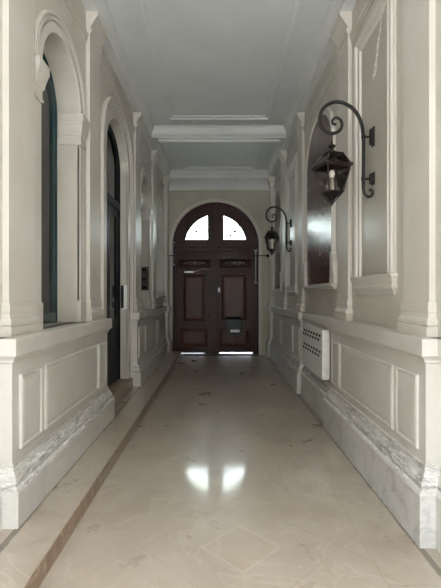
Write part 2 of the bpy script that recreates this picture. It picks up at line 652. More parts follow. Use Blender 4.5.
def pilaster(s, y0, y1, label, x=1.33):
    mb = MB()
    ring_block(mb, s, x, y0, y1, 1.40, BASE + [(4.19, 0.0), (4.192, 0.008), (4.215, 0.008), (4.22, 0.0)])
    o = struct(next_trim(), mb, M['pilaster'], label, 'pilaster')
    # curved corbel block between pilaster and cornice
    cb = MB()
    prof = [(4.215, 0.004), (4.222, 0.018), (4.242, 0.022), (4.25, 0.010), (4.255, 0.004), (4.28, 0.008), (4.31, 0.028), (4.34, 0.046), (4.365, 0.062), (4.375, 0.066), (4.377, 0.08), (4.432, 0.084)]
    rings = []
    for z, p in prof:
        rings.append([(s * (x - p), y0, z), (s * (x - p), y1, z), (s * 1.40, y1, z), (s * 1.40, y0, z)])
    cb.rings(rings)
    cb.build('corbel', M['pilaster'], o)
    return o


names = [(2.69, 3.07, 'nearest pale pilaster on the %s wall'), (4.38, 4.76, 'second pale pilaster along the %s wall'),
         (6.80, 7.18, 'third pale pilaster along the %s wall'), (8.57, 8.93, 'fourth pale pilaster along the %s wall'),
         (10.45, 10.72, 'corner pilaster beside the end doors on the %s')]
for s in (-1, 1):
    for (a, b, lab) in names:
        pilaster(s, a, b, lab % SIDE[s], x=1.27 if a > 10 else 1.33)

# cornice and architrave lines
for s in (-1, 1):
    cp = [(1.42, 4.43), (1.255, 4.43), (1.250, 4.435), (1.250, 4.462), (1.242, 4.466), (1.240, 4.48), (1.232, 4.51), (1.218, 4.545), (1.205, 4.57), (1.198, 4.576), (1.196, 4.60), (1.186, 4.603), (1.186, 4.63), (1.42, 4.63)]
    mb = MB()
    mb.rings([[(s * x, Y0, z) for x, z in cp], [(s * x, 10.78, z) for x, z in cp]])
    struct(next_trim(), mb, M['cornice'], 'long moulded cornice where the %s wall meets the ceiling' % SIDE[s], 'cornice')
    mb = MB()
    ap = [(1.38, 4.10), (1.362, 4.10), (1.362, 4.13), (1.352, 4.135), (1.352, 4.165), (1.343, 4.175), (1.343, 4.19), (1.38, 4.195)]
    mb.rings([[(s * x, Y0, z) for x, z in ap], [(s * x, 10.78, z) for x, z in ap]])
    struct(next_trim(), mb, M['wall'], 'thin architrave moulding above the arches of the %s wall' % SIDE[s], 'moulding')


# ceiling moulding frames and the beam
def ceil_frame(y0, y1, hx, label):
    mb = MB()
    for d0, d1, z in ((0, 0.045, 0.05), (0.045, 0.10, 0.022)):
        a, b = d0, d1
        mb.box(-hx + a, -hx + b, y0 + a, y1 - a, ZC - z, ZC)
        mb.box(hx - b, hx - a, y0 + a, y1 - a, ZC - z, ZC)
        mb.box(-hx + b, hx - b, y0 + a, y0 + b, ZC - z, ZC)
        mb.box(-hx + b, hx - b, y1 - b, y1 - a, ZC - z, ZC)
    struct(next_trim(), mb, M['ceil'], label, 'moulding')


ceil_frame(-0.7, 7.46, 0.90, 'thin rectangular moulding on the ceiling before the beam')
ceil_frame(8.55, 10.38, 0.90, 'thin rectangular moulding on the ceiling beyond the beam')
mb = MB()
bp = [(7.80, 4.63), (7.80, 4.60), (7.815, 4.595), (7.815, 4.56), (7.83, 4.52), (7.86, 4.48), (7.90, 4.455), (7.91, 4.452), (7.91, 4.43), (8.18, 4.43),
      (8.18, 4.452), (8.19, 4.455), (8.20, 4.48), (8.24, 4.51), (8.27, 4.55), (8.29, 4.585), (8.31, 4.59), (8.31, 4.63)]
mb.rings([[(-1.26, y, z) for y, z in bp], [(1.26, y, z) for y, z in bp]])
mb.box(-1.13, 1.13, 7.97, 8.12, 4.385, 4.431)
struct(next_trim(), mb, M['cornice'], 'moulded beam crossing the ceiling before the end wall', 'beam')

# ------------------------------------------------------------------ end wall with arched opening
DX = -0.085     # centre of the doors
DR = 1.105
DZ = 2.785     # springing
mb = MB()


def endpiece(poly):
    mb.add([(x, Y1, z) for x, z in poly], [tuple(range(len(poly)))])
    mb.add([(x, Y1 + 0.30, z) for x, z in poly], [tuple(range(len(poly)))])


endpiece([(-1.75, 0), (DX - DR, 0), (DX - DR, ZT), (-1.75, ZT)])
endpiece([(DX + DR, 0), (1.75, 0), (1.75, ZT), (DX + DR, ZT)])
ap = [(DX - DR * math.cos(PI * k / 28), DZ + DR * math.sin(PI * k / 28)) for k in range(29)]
for p, q in zip(ap, ap[1:]):
    endpiece([p, q, (q[0], ZT), (p[0], ZT)])
outline = [(DX - DR, 0)] + ap + [(DX + DR, 0)]
for p, q in zip(outline, outline[1:]):
    mb.add([(p[0], Y1, p[1]), (q[0], Y1, q[1]), (q[0], Y1 + 0.3, q[1]), (p[0], Y1 + 0.3, p[1])], [(0, 1, 2, 3)])
struct('wall_end', mb, M['end_wall'], 'tan end wall around the dark arched doors', 'wall')
# stone rim of the arch
mb = MB()
rings = []
for (x, z), t in zip(outline, [(-1, 0)] + [(-math.cos(PI * k / 28), math.sin(PI * k / 28)) for k in range(29)] + [(1, 0)]):
    rings.append([(x + t[0] * o, Y1 - d, z + t[1] * o) for o, d in ((-0.012, -0.02), (-0.012, 0.02), (0.02, 0.032), (0.05, 0.022), (0.065, 0.024), (0.075, -0.01))])
mb.rings(rings)
struct(next_trim(), mb, M['pilaster'], 'pale moulded rim around the arch of the end doors', 'moulding')
# end cornice
ec = [(10.82, 4.17), (10.76, 4.17), (10.755, 4.20), (10.745, 4.205), (10.735, 4.24), (10.70, 4.30), (10.64, 4.36), (10.56, 4.41), (10.55, 4.42), (10.55, 4.50), (10.535, 4.505), (10.53, 4.56), (10.515, 4.565), (10.515, 4.63), (10.82, 4.63)]
mb = MB()
mb.rings([[(-1.37, y, z) for y, z in ec], [(1.37, y, z) for y, z in ec]])
struct(next_trim(), mb, M['cornice'], 'deep coved cornice above the end wall', 'cornice')
# dark threshold
struct(next_trim(), MB().box(DX - DR, DX + DR, 10.62, 11.08, -0.02, 0.006), M['mat'], 'dark worn threshold strip at the foot of the doors', 'threshold')
struct('floor_street', MB().box(-9, 9, 11.1, 26, -0.14, -0.02), M['outside'], 'pale paving outside beyond the end doors', 'paving')
struct('floor_courtyard', MB().box(-9, 9, -11, Y0 - 0.03, -0.14, -0.02), M['outside'], 'pale courtyard paving behind the viewer', 'paving')

struct('wall_sky_lintel', MB().box(-1.75, 1.75, Y0 - 0.25, Y0 - 0.001, 4.45, 4.8), M['wall'], 'unseen lintel added over the passage mouth to cut skylight', 'wall')  # out of view, added to trim skylight so the passage darkens inward
struct('wall_sky_block', MB().box(-9, 9, -11.5, -11.0, -0.02, 12.0), M['sky_block'], 'unseen courtyard wall added behind the viewer to block low sky', 'wall')  # added out of view, its height set to steepen the light falloff

# ------------------------------------------------------------------ arched opening mouldings (left)
ARCH = [(0.0, 1.385), (0.0, 1.350), (0.070, 1.350), (0.072, 1.366), (0.088, 1.366), (0.090, 1.345), (0.108, 1.342), (0.112, 1.358), (0.120, 1.358), (0.124, 1.343), (0.142, 1.341), (0.150, 1.352), (0.155, 1.385)]


def impost(s, ya, yb, wx0, label_parent, near, far, zt=3.262):
    prof = [(zt - 0.29, 0.002), (zt - 0.285, 0.012), (zt - 0.27, 0.012), (zt - 0.265, 0.004), (zt - 0.20, 0.004), (zt - 0.19, 0.014), (zt - 0.15, 0.022), (zt - 0.10, 0.036), (zt - 0.075, 0.042), (zt - 0.07, 0.048), (zt - 0.0, 0.05)]
    m_ = MB()
    rings = []
    for z, p in prof:
        xx, qa, qb = 1.354 - p * 0.8, ya - p * near, yb + p * far
        rings.append([(s * xx, qa, z), (s * xx, qb, z), (s * wx0, qb, z), (s * wx0, qa, z)])
    m_.rings(rings)
    return m_.build('impost', M['pilaster'], label_parent)


def arched_surround(s, op, label):
    ya, yb, zsill, zs, b = op
    yc, a = (ya + yb) / 2, (yb - ya) / 2
    m_ = MB()
    sweep(m_, s, arch_pts(yc, a, zs, b, 48), ARCH)
    # piers on both sides of the opening, on a small base
    for (p0, p1) in ((ya - 0.15, ya), (yb, yb + 0.15)):
        ring_block(m_, s, 1.358, p0, p1, 1.385, [(zsill, 0.010), (zsill + 0.20, 0.010), (zsill + 0.205, 0.005), (zsill + 0.22, 0.0), (zs - 0.30, 0.0)])
    o = struct(next_trim(), m_, M['pilaster'], label, 'moulding', smooth=True)
    impost(s, ya - 0.13, ya, 1.56, o, 0.0, 1.1)
    impost(s, yb, yb + 0.14, 1.56, o, 0.9, 0.6)
    return o


arched_surround(-1, A, 'pale arch surround of the near narrow left window')
arched_surround(-1, C, 'pale arch surround of the far narrow left niche')
m_ = MB()
ptsB = [(B[0], B[2] + 0.14)] + arch_pts((B[0] + B[1]) / 2, (B[1] - B[0]) / 2, B[3], B[4], 30) + [(B[1], B[2] + 0.14)]
sweep(m_, -1, ptsB, [(0.0, 1.385), (0.0, 1.352), (0.13, 1.352), (0.137, 1.364), (0.155, 1.364), (0.162, 1.346), (0.195, 1.342), (0.198, 1.362), (0.208, 1.362), (0.212, 1.328), (0.24, 1.324), (0.25, 1.34), (0.255, 1.385)])
struct(next_trim(), m_, M['pilaster'], 'broad pale moulded surround of the arched left doorway', 'moulding')


def arched_window(name, s, op, xg, label, parts=True):
    ya, yb, zsill, zs, b = op
    root = empty(name, (s * xg, (ya + yb) / 2, zsill))
    tag(root, label, 'window', kind='structure')
    yc, a = (ya + yb) / 2, (yb - ya) / 2
    off = Vector((-s * xg, -yc, -zsill))

    def put(m, nm, mt, **kw):
        m.v = [tuple(Vector(v) + off) for v in m.v]
        return m.build(nm, mt, root, **kw)
    fr = MB()
    path = [(ya + 0.004, zsill + 0.004)] + [(yc + (p[0] - yc) * 0.99, p[1]) for p in arch_pts(yc, a - 0.002, zs, b - 0.004, 26)] + [(yb - 0.004, zsill + 0.004)]
    sweep(fr, s, path, [(0.0, xg + 0.05), (0.0, xg - 0.02), (-0.03, xg - 0.03), (-0.05, xg - 0.015), (-0.07, xg - 0.012), (-0.07, xg + 0.05)])
    lo, hi = sorted((s * (xg - 0.025), s * (xg + 0.04)))
    fr.box(lo, hi, ya + 0.06, yb - 0.06, zsill + 0.004, zsill + 0.10)
    put(fr, 'window_frame', M['teal'])
    g = MB()
    gp = [(ya + 0.03, zsill + 0.05)] + [(yc + (p[0] - yc) * 0.95, p[1] - 0.02) for p in arch_pts(yc, a, zs, b, 20)] + [(yb - 0.03, zsill + 0.05)]
    g.prism(gp, 'x', s * (xg + 0.008), s * (xg + 0.014))
    put(g, 'window_pane', M['glass'])
    return root


arched_window('window_1', -1, A, 1.60, 'tall arched dark teal window nearest on the left')
arched_window('window_2', -1, C, 1.60, 'tall arched window in the far left niche')


arched_window('window_3', -1, D, 1.60, 'far left arched window with a pale mauve curtain near the end doors')
m_ = MB()
sweep(m_, -1, [(D[0], D[2])] + arch_pts((D[0] + D[1]) / 2, (D[1] - D[0]) / 2, D[3], D[4], 30) + [(D[1], D[2])], [(0.0, 1.385), (0.0, 1.352), (0.04, 1.345), (0.07, 1.345), (0.09, 1.36), (0.095, 1.385)])
m_.box(-1.385, -1.29, D[0] - 0.12, D[1] + 0.12, D[2] - 0.05, D[2])
struct(next_trim(), m_, M['pilaster'], 'pale arch surround and sill of the curtained far left window', 'moulding')
cu = MB()
cols = []
for j in range(41):
    t = j / 40
    cols.append([(-1.66 + 0.018 * math.sin(t * 52 + 0.3 * i) + 0.0 * i, 9.205 + 1.01 * t, 1.505 + 2.2 * i / 8) for i in range(9)])
cu.rings(cols, cap=False, closed=False)
cut = cu.build('window_curtain', M['curtain'], smooth=True)
tag(cut, 'pale mauve curtain drawn behind the far left arched window', 'curtain')

# dark rooms behind the left openings
def room(ya, yb, z0, label, nm):
    m_ = MB()
    x0, x1 = -1.752, -3.4
    z1 = 4.4
    P = lambda x, y, z: (x, y, z)
    vs = [P(x, y, z) for z in (z0, z1) for y in (ya, yb) for x in (x1, x0)]
    m_.add(vs, [(0, 2, 3, 1), (4, 5, 7, 6), (0, 1, 5, 4), (2, 6, 7, 3), (0, 4, 6, 2)])
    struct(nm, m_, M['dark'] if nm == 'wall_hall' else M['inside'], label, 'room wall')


room(2.9, 4.5, 0.9, 'dark room wall seen through the near left window', 'wall_shop')
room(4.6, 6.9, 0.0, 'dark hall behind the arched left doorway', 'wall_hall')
room(7.0, 8.8, 0.9, 'dark room wall behind the far left niche', 'wall_office')

# arched left doorway: dark door with fanlight
xg = 1.49
d2 = empty('door_2', (-xg, 5.74, 0.255))
tag(d2, 'dark glazed door under an arched light in the left wall', 'door', kind='structure')
OFF2 = Vector((xg, -5.74, -0.255))


def put2(m, nm, mt, par=None, **kw):
    m.v = [tuple(Vector(v) + OFF2) for v in m.v]
    return m.build(nm, mt, par or d2, **kw)


zd = 0.257
fr = MB()
pth = [(B[0] + 0.004, zd)] + arch_pts(5.74, 0.614, B[3], 0.494, 28) + [(B[1] - 0.004, zd)]
sweep(fr, -1, pth, [(0.0, xg + 0.06), (0.0, xg - 0.01), (-0.03, xg - 0.02), (-0.05, xg - 0.005), (-0.075, xg), (-0.075, xg + 0.06)])
fr.box(-xg - 0.05, -xg + 0.02, B[0] + 0.06, B[1] - 0.06, 2.76, 2.86)
put2(fr, 'door_frame', M['navy'])
for (a, b) in ((5.20, 5.735), (5.745, 6.28)):
    lf = MB()
    X0, X1 = -xg - 0.045, -xg - 0.005
    lf.box(X0, X1, a, a + 0.08, zd + 0.01, 2.755)
    lf.box(X0, X1, b - 0.08, b, zd + 0.01, 2.755)
    lf.box(X0, X1, a + 0.08, b - 0.08, 2.65, 2.755)
    lf.box(X0, X1, a + 0.08, b - 0.08, 1.05, 1.17)
    lf.box(X0, X1, a + 0.08, b - 0.08, zd + 0.01, 0.45)
    lf.box(X0 + 0.012, X1 - 0.012, a + 0.08, b - 0.08, 0.45, 1.05)
    l_ = put2(lf, 'door_leaf', M['navy'])
    g = MB().box(X0 + 0.016, X0 + 0.022, a + 0.08, b - 0.08, 1.17, 2.65)
    put2(g, 'door_pane', M['darkglass'], l_)
g = MB().prism([(B[0] + 0.06, 2.86)] + [(5.74 + (p[0] - 5.74) * 0.92, p[1] - 0.03) for p in arch_pts(5.74, 0.614, B[3], 0.49, 20)] + [(B[1] - 0.06, 2.86)], 'x', -xg - 0.03, -xg - 0.024)
put2(g, 'arched_pane', M['glass'])

# keypad on the doorway's far jamb, entry panel on the niche's far jamb
cr = empty('card_reader', (-1.425, 6.36, 1.30))
tag(cr, 'slim black entry reader on a white backplate beside the dark left doorway', 'card reader')
MB().box(-0.04, 0.05, -0.010, 0, -0.005, 0.355).build('backplate', M['white'], cr, bevel=0.003)['label'] = 'white backplate'
MB().box(-0.038, 0.004, -0.03, -0.008, 0.01, 0.35).build('reader_body', M['black'], cr, bevel=0.004)
MB().box(-0.03, -0.004, -0.032, -0.03, 0.20, 0.30).build('reader_screen', M['navy'], cr)

ep = empty('entry_panel', (-1.45, 8.34, 1.60))
tag(ep, 'tall dark bronze intercom plate with button rows in the far left niche', 'intercom')
MB().box(-0.075, 0.065, -0.02, 0, 0, 0.46).build('faceplate', M['plaque'], ep, bevel=0.003)
for i in range(5):
    MB().box(-0.055, 0.03, -0.026, -0.02, 0.035 + 0.085 * i, 0.075 + 0.085 * i).build('name_slot', M['plaque'] if i % 2 else M['black'], ep)
MB().lathe((0.048, -0.03, 0.0), [(0.001, 0.40), (0.01, 0.402), (0.01, 0.42), (0.001, 0.422)], 10).build('call_button', M['steel'], ep)

# ------------------------------------------------------------------ right wall framed panels
def framed_panel(s, y0, y1, label):
    z0, z1 = 1.66, 3.99
    root = empty(next_trim(), (0, 0, 0))
    tag(root, label, 'wall panel', kind='structure')
    fp = MB()
    w = 0.15
    path = [(y0 + w, z0 - 0.02), (y0 + w, z1 - w), (y1 - w, z1 - w), (y1 - w, z0 - 0.02)]
    sweep(fp, s, path, [(0.0, 1.38), (0.0, 1.362), (0.012, 1.346), (0.03, 1.346), (0.036, 1.358), (0.085, 1.358), (0.092, 1.34), (0.105, 1.332), (0.13, 1.332), (0.14, 1.345), (0.15, 1.35), (0.15, 1.38)])
    fp.build('panel_frame', M['pilaster'], root)
    pl = MB().box(*sorted((s * 1.366, s * 1.375)), y0 + w, y1 - w, z0, z1 - w)
    pl.build('panel_field', M['panel'], root)
    sl = MB()
    ring_block(sl, s, 1.35, y0 + 0.01, y1 - 0.01, 1.38, [(1.50, -0.012), (1.52, 0.0), (1.545, 0.012), (1.555, 0.024), (1.575, 0.027), (1.59, 0.018), (1.60, 0.02), (1.64, 0.03), (1.65, 0.04), (1.672, 0.04), (1.676, 0.03)])
    sl.build('panel_sill', M['pilaster'], root)
    return root


framed_panel(1, 3.28, 4.22, 'tall framed grey wall panel behind the near lantern')
framed_panel(1, 7.42, 8.36, 'tall framed grey wall panel behind the far lantern')


def arched_board(s, y0, y1, label, group=None):
    zs, b, zb = 3.33, 0.55, 1.66
    yc, a = (y0 + y1) / 2, (y1 - y0) / 2
    root = empty('arched_board', (s * 1.37, yc, zb))
    tag(root, label, 'wall board')
    off = Vector((-s * 1.37, -yc, -zb))

    def put(m, nm, mt, **kw):
        m.v = [tuple(Vector(v) + off) for v in m.v]
        return m.build(nm, mt, root, **kw)
    bd = MB().prism([(y0 - 0.01, zb)] + arch_pts(yc, a + 0.01, zs, b, 44) + [(y1 + 0.01, zb)], 'x', s * 1.345, s * 1.369)
    put(bd, 'board', M['board'])
    fr = MB()
    sweep(fr, s, [(y0, zb - 0.03)] + arch_pts(yc, a, zs, b, 44) + [(y1, zb - 0.03)],
          [(0.0, 1.369), (0.0, 1.338), (0.015, 1.332), (0.03, 1.334), (0.034, 1.348), (0.06, 1.348), (0.066, 1.336), (0.085, 1.336), (0.092, 1.348), (0.095, 1.369)])
    put(fr, 'frame', M['pilaster'], smooth=True)
    sl = MB()
    sl.box(*sorted((s * 1.30, s * 1.369)), y0 - 0.14, y1 + 0.14, zb - 0.055, zb - 0.02)
    sl.box(*sorted((s * 1.325, s * 1.369)), y0 - 0.11, y1 + 0.11, zb - 0.085, zb - 0.055)
    put(sl, 'sill', M['pilaster'], bevel=0.006)
    for (ye, d) in ((y0 - 0.02, -1), (y1 + 0.02, 1)):      # scrolled ears at the foot of the frame
        er = MB()
        prof = [(ye, 2.02), (ye + d * 0.10, 2.00), (ye + d * 0.145, 1.90), (ye + d * 0.15, 1.82), (ye + d * 0.185, 1.74), (ye + d * 0.18, 1.64), (ye, 1.64)]
        er.prism(prof, 'x', s * 1.31, s * 1.369)
        put(er, 'scroll_ear', M['pilaster'], bevel=0.008)
    return root


arched_board(1, 5.06, 6.50, 'big varnished brown arched board above the white radiator cover')
arched_board(1, 9.20, 10.22, 'far varnished brown arched board on the right behind the small lantern')

# ------------------------------------------------------------------ radiator cover
rc = empty('radiator_cover', (1.25, 5.545, 0.515))
tag(rc, 'white slotted radiator cover hung low on the right dado', 'radiator cover')
L0, L1 = -0.595, 0.595
bx = MB()
bx.box(-0.05, 0.045, L0, L1, 0, 0.575)
bx.build('casing', M['rad'], rc, bevel=0.008)
tp = MB().box(-0.056, 0.05, L0 - 0.006, L1 + 0.006, 0.565, 0.583)
tp.build('top_edge', M['rad'], rc, bevel=0.003)
for (zr) in (0.49, 0.30):
    for row in range(2):
        k = 7
        for i in range(k):
            y = L0 + 0.07 + (i + (0.5 if row else 0.0)) * (L1 - L0 - 0.14) / k
            MB().box(-0.0525, -0.0495, y, y + 0.085, zr - row * 0.052, zr - row * 0.052 + 0.030).build('vent_slot', M['hole'], rc)


# ------------------------------------------------------------------ lanterns
def pxl(px, py):      # bracket drawing units (metres) from its wall plate
    return ((px - 375.4) / 113.3, (166 - py) / 113.3)


def smooth(pts, k=6):
    out = []
    n = len(pts)
    for i in range(n - 1):
        p0, p1, p2, p3 = pts[max(i - 1, 0)], pts[i], pts[i + 1], pts[min(i + 2, n - 1)]
        for j in range(k):
            t = j / k
            out.append(tuple(0.5 * ((2 * p1[a]) + (-p0[a] + p2[a]) * t + (2 * p0[a] - 5 * p1[a] + 4 * p2[a] - p3[a]) * t * t + (-p0[a] + 3 * p1[a] - 3 * p2[a] + p3[a]) * t ** 3) for a in range(len(p1))))
    out.append(pts[-1])
    return out


def lantern(y, label, blabel, six=False):
    zc = 2.60 if six else 2.64
    root = empty('wall_lantern', (1.366, y, zc))
    tag(root, label, 'lantern')
    arc = [(365, 183), (365, 168), (365, 150), (364.8, 136), (362.5, 122), (356.5, 110.5), (346.5, 103.3), (336, 101.8), (327, 106), (321.8, 114.5), (321.8, 124), (327, 131), (334.5, 133.2), (341, 130.3), (343.6, 124.6), (341.5, 119), (337.2, 117.5), (334, 120), (334.6, 123.6), (337.8, 124)]
    P = smooth([pxl(*p) for p in arc])
    rod = MB()
    n = len(P)
    rod.tube([(p[0], 0, p[1]) for p in P], 0.012, 10, radii=[0.0155 if i < n * 0.6 else 0.0155 - 0.006 * (i - n * 0.6) / (n * 0.4) for i in range(n)])
    arc2 = [(365, 183), (365, 188), (366, 193), (369.2, 196.3), (373, 195.3), (374.4, 191.8), (372.6, 189.3), (370.6, 190.4)]
    P2 = smooth([pxl(*p) for p in arc2])
    rod.tube([(p[0], 0, p[1]) for p in P2], 0.010, 8, radii=[0.0155 - 0.006 * i / len(P2) for i in range(len(P2))])
    br = rod.build('bracket', M['iron'], root, smooth=True)
    for py, hgt in ((136.5, 0.085), (178.5, 0.055)):
        a = pxl(365, py)
        mm = MB()
        mm.tube([(a[0], 0, a[1]), (-0.03, 0, a[1])], 0.009, 8)
        mm.lathe((a[0], 0, a[1]), [(0.012, -0.02), (0.02, -0.012), (0.02, 0.012), (0.012, 0.02)], 12)
        mm.build('bracket_arm', M['iron'], br, smooth=True)
        pm = MB()
        pm.box(-0.014, 0.0, -0.028, 0.028, a[1] - hgt, a[1] + hgt)
        pm.box(-0.036, -0.014, -0.020, 0.020, a[1] - hgt * 0.8, a[1] + hgt * 0.8)
        pm.build('wall_plate', M['iron'], root, bevel=0.004)
    # lamp body hanging under the curl
    cx, cz0 = pxl(333.6, 166)[0], 0.0
    Z = lambda py: pxl(0, py)[1]
    ng = 6 if six else 4
    rot = 0.0 if six else math.radians(-27.6)
    rf = 1.0 if six else 1.0
    hk = MB()
    hk.tube([(cx, 0, Z(132)), (cx, 0, Z(142))], 0.006, 8)
    hk.lathe((cx, 0, 0), [(0.004, Z(141)), (0.010, Z(142)), (0.006, Z(143.5)), (0.012, Z(144.5)), (0.03, Z(145.2)), (0.034, Z(146.5)), (0.018, Z(148)), (0.014, Z(149.5)), (0.03, Z(151)), (0.05, Z(152.5)), (0.052, Z(153.2)), (0.005, Z(153.2))], 16)
    hk.build('hook', M['iron'], root, smooth=True)
    r_top, r_cap, r_eave, r_bot = (0.100, 0.07, 0.170, 0.098) if not six else (0.085, 0.06, 0.135, 0.085)
    z_cap, z_cap2, z_eave, z_bot = Z(153.2), Z(155.2), Z(166), Z(192.5)

    def cor(r, z, k):
        t = rot + 2 * PI * k / ng
        return (cx + r * math.cos(t), r * math.sin(t), z)
    cap = MB()
    cap.lathe((cx, 0, 0), [(r_cap * 0.7, z_cap + 0.012), (r_cap, z_cap), (r_top * 1.04, z_cap - 0.004), (r_top * 1.04, z_cap2), (r_top * 0.8, z_cap2 - 0.003)], ng, rot)
    cap.build('roof_cap', M['bronze'], root)
    fr = MB()
    mids = [(r_eave * 0.985 if six else None)]
    for k in range(ng):
        fr.tube([cor(r_top, z_cap2, k), cor(r_eave, z_eave, k)], 0.006, 6)
        fr.tube([cor(r_eave, z_eave, k), cor(r_eave, z_eave, k + 1)], 0.009, 6)
        fr.tube([cor(r_eave * 0.97, z_eave - 0.014, k), cor(r_eave * 0.97, z_eave - 0.014, k + 1)], 0.006, 6)
        fr.tube([cor(r_bot, z_bot, k), cor(r_bot, z_bot, k + 1)], 0.008, 6)
        if six:
            fr.tube(smooth([cor(r_eave * 0.97, z_eave, k), cor(r_eave * 0.98, z_eave - 0.07, k), cor(r_eave * 0.82, z_eave - 0.16, k), cor(r_bot, z_bot, k)], 4), 0.006, 6)
        else:
            fr.tube([cor(r_eave * 0.97, z_eave, k), cor(r_bot, z_bot, k)], 0.0065, 6)
        # small knobs on the eave corners
        c = cor(r_eave * 1.03, z_eave, k)
        fr.lathe((c[0], c[1], c[2]), [(0.002, -0.016), (0.009, -0.008), (0.009, 0.004), (0.004, 0.012), (0.002, 0.02)], 8)
    fr.build('cage', M['bronze'], root)
    gl = MB()
    for k in range(ng):
        gl.add([cor(r_eave * 0.95, z_eave - 0.012, k), cor(r_eave * 0.95, z_eave - 0.012, k + 1), cor(r_bot * 0.96, z_bot, k + 1), cor(r_bot * 0.96, z_bot, k)], [(0, 1, 2, 3)])
        gl.add([cor(r_top * 0.96, z_cap2, k), cor(r_top * 0.96, z_cap2, k + 1), cor(r_eave * 0.95, z_eave, k + 1), cor(r_eave * 0.95, z_eave, k)], [(0, 1, 2, 3)])
    gl.build('glass', M['lampglass'], root)
    rfm = MB()          # inner reflector under the roof
    rfm.lathe((cx, 0, 0), [(0.025, z_cap2 - 0.005), (0.06, z_eave + 0.03), (0.12, z_eave + 0.002), (0.115, z_eave), (0.02, z_cap2 - 0.015)], 20)
    rfm.build('reflector', M['bronze'], root, smooth=True)
    bs = MB()
    bs.lathe((cx, 0, 0), [(r_bot * 0.9, z_bot - 0.002), (r_bot * 0.75, z_bot - 0.016), (0.035, z_bot - 0.05), (0.022, z_bot - 0.07), (0.026, z_bot - 0.08), (0.012, z_bot - 0.10), (0.003, z_bot - 0.118)], 16)
    for k in range(4):
        t = rot + PI / 2 * k
        bs.tube(smooth([(cx + r_bot * math.cos(t), r_bot * math.sin(t), z_bot), (cx + 0.07 * math.cos(t), 0.07 * math.sin(t), z_bot - 0.03), (cx + 0.03 * math.cos(t), 0.03 * math.sin(t), z_bot - 0.075)], 4), 0.005, 6)
    bs.build('bottom_finial', M['iron'], root, smooth=True)
    ch = MB()
    ch.lathe((cx, 0, 0), [(0.040, z_bot + 0.005), (0.042, z_bot + 0.10), (0.036, z_bot + 0.125)], 18)
    ch.build('chimney', M['chimney'], root, smooth=True)
    bl = MB()
    bl.lathe((cx, 0, 0), [(0.012, z_bot + 0.11), (0.02, z_bot + 0.135), (0.026, z_bot + 0.16), (0.022, z_bot + 0.185), (0.01, z_bot + 0.20), (0.002, z_bot + 0.203)], 14)
    bl.build('bulb', M['white'], root, smooth=True)['label'] = 'white frosted bulb'
    return root


lantern(3.75, 'large four sided lantern on a scrolled black bracket, nearest on the right wall', '')
lantern(8.0, 'small looking far lantern with rounded six sided cage near the end doors', '', six=True)

# ------------------------------------------------------------------ the end doors
YD = 10.93        # front plane of the door leaves


def DP(px, py):
    return ((px - 219) * YD / 425.0, 1.5 + (295.5 - py) * YD / 425.0)


dr = empty('door_1', (DX, YD, 0))
tag(dr, 'dark mahogany double door under a half round fanlight', 'door', kind='structure')
OFFD = Vector((-DX, -YD, 0))


def putd(m, nm, mt, par=None, **kw):
    m.v = [tuple(Vector(v) + OFFD) for v in m.v]
    return m.build(nm, mt, par or dr, **kw)


R = 1.112
r = 0.795
zb = 2.925
hx = 0.195
ty0, ty1 = YD - 0.01, YD + 0.07
tm = MB()
zlow = 2.60
th0 = math.asin((zb - DZ) / r)
th1 = math.acos(hx / r)
K = 16
for sgn in (-1, 1):
    for k in range(K):
        a = th0 + (th1 - th0) * k / K
        b = th0 + (th1 - th0) * (k + 1) / K
        q = [(DX + sgn * rr * math.cos(t), DZ + rr * math.sin(t)) for rr, t in ((r, a), (R, a), (R, b), (r, b))]
        tm.prism(q, 'y', ty0, ty1)
    q = [(DX + sgn * r * math.cos(th0), zb), (DX + sgn * R * math.cos(th0), DZ + R * math.sin(th0)), (DX + sgn * R, DZ), (DX + sgn * R, zlow), (DX, zlow), (DX, zb)]
    tm.prism(q, 'y', ty0, ty1)
    top = [(DX + sgn * R * math.cos(th1 + (PI / 2 - th1) * k / 6), DZ + R * math.sin(th1 + (PI / 2 - th1) * k / 6)) for k in range(7)]
    q = [(DX, zb), (DX + sgn * hx, zb), (DX + sgn * hx, DZ + r * math.sin(th1))] + top
    tm.prism(q, 'y', ty0, ty1)
putd(tm, 'fanlight_frame', M['door'])
for sgn in (-1, 1):
    arc = [(DX + sgn * r * math.cos(th0 + (th1 - th0) * k / 14), DZ + r * math.sin(th0 + (th1 - th0) * k / 14)) for k in range(15)]
    loop = [(DX + sgn * hx, zb)] + arc
    bd = MB()
    lp = [(x, ty0 - 0.008, z) for x, z in loop]
    lp.append(lp[0])
    bd.tube(lp, 0.012, 6)
    putd(bd, 'glazing_bead', M['door'])
    putd(MB().prism(loop, 'y', YD + 0.02, YD + 0.026), 'fanlight_pane', M['fan'])
    # curled ironwork in front of the glass
    iw = MB()
    for (ca, cz, rr) in ((0.38, zb + 0.12, 0.055), (0.50, zb + 0.22, 0.035)):
        iw.tube([(DX + sgn * ca + rr * math.cos(t), YD + 0.004, cz + rr * math.sin(t)) for t in [k * 2 * PI / 12 for k in range(11)]], 0.008, 6)
        iw.lathe((DX + sgn * ca, YD + 0.004, cz), [(0.002, -0.034), (0.028, -0.02), (0.034, 0), (0.028, 0.02), (0.002, 0.034)], 8)
    iw.tube([(DX + sgn * (hx + 0.02), YD + 0.004, zb + 0.02), (DX + sgn * 0.60, YD + 0.004, zb + 0.36)], 0.005, 6)
    putd(iw, 'ironwork', M['iron'])
mm = MB()   # transom moulding and keystone strip
mm.box(DX - R, DX + R, YD - 0.05, YD + 0.0, 2.72, 2.77)
mm.box(DX - R, DX + R, YD - 0.035, YD + 0.0, 2.62, 2.66)
mm.box(DX - 0.06, DX + 0.06, YD - 0.045, YD + 0.0, 2.77, DZ + R - 0.03)
putd(mm, 'transom', M['door'], bevel=0.01)
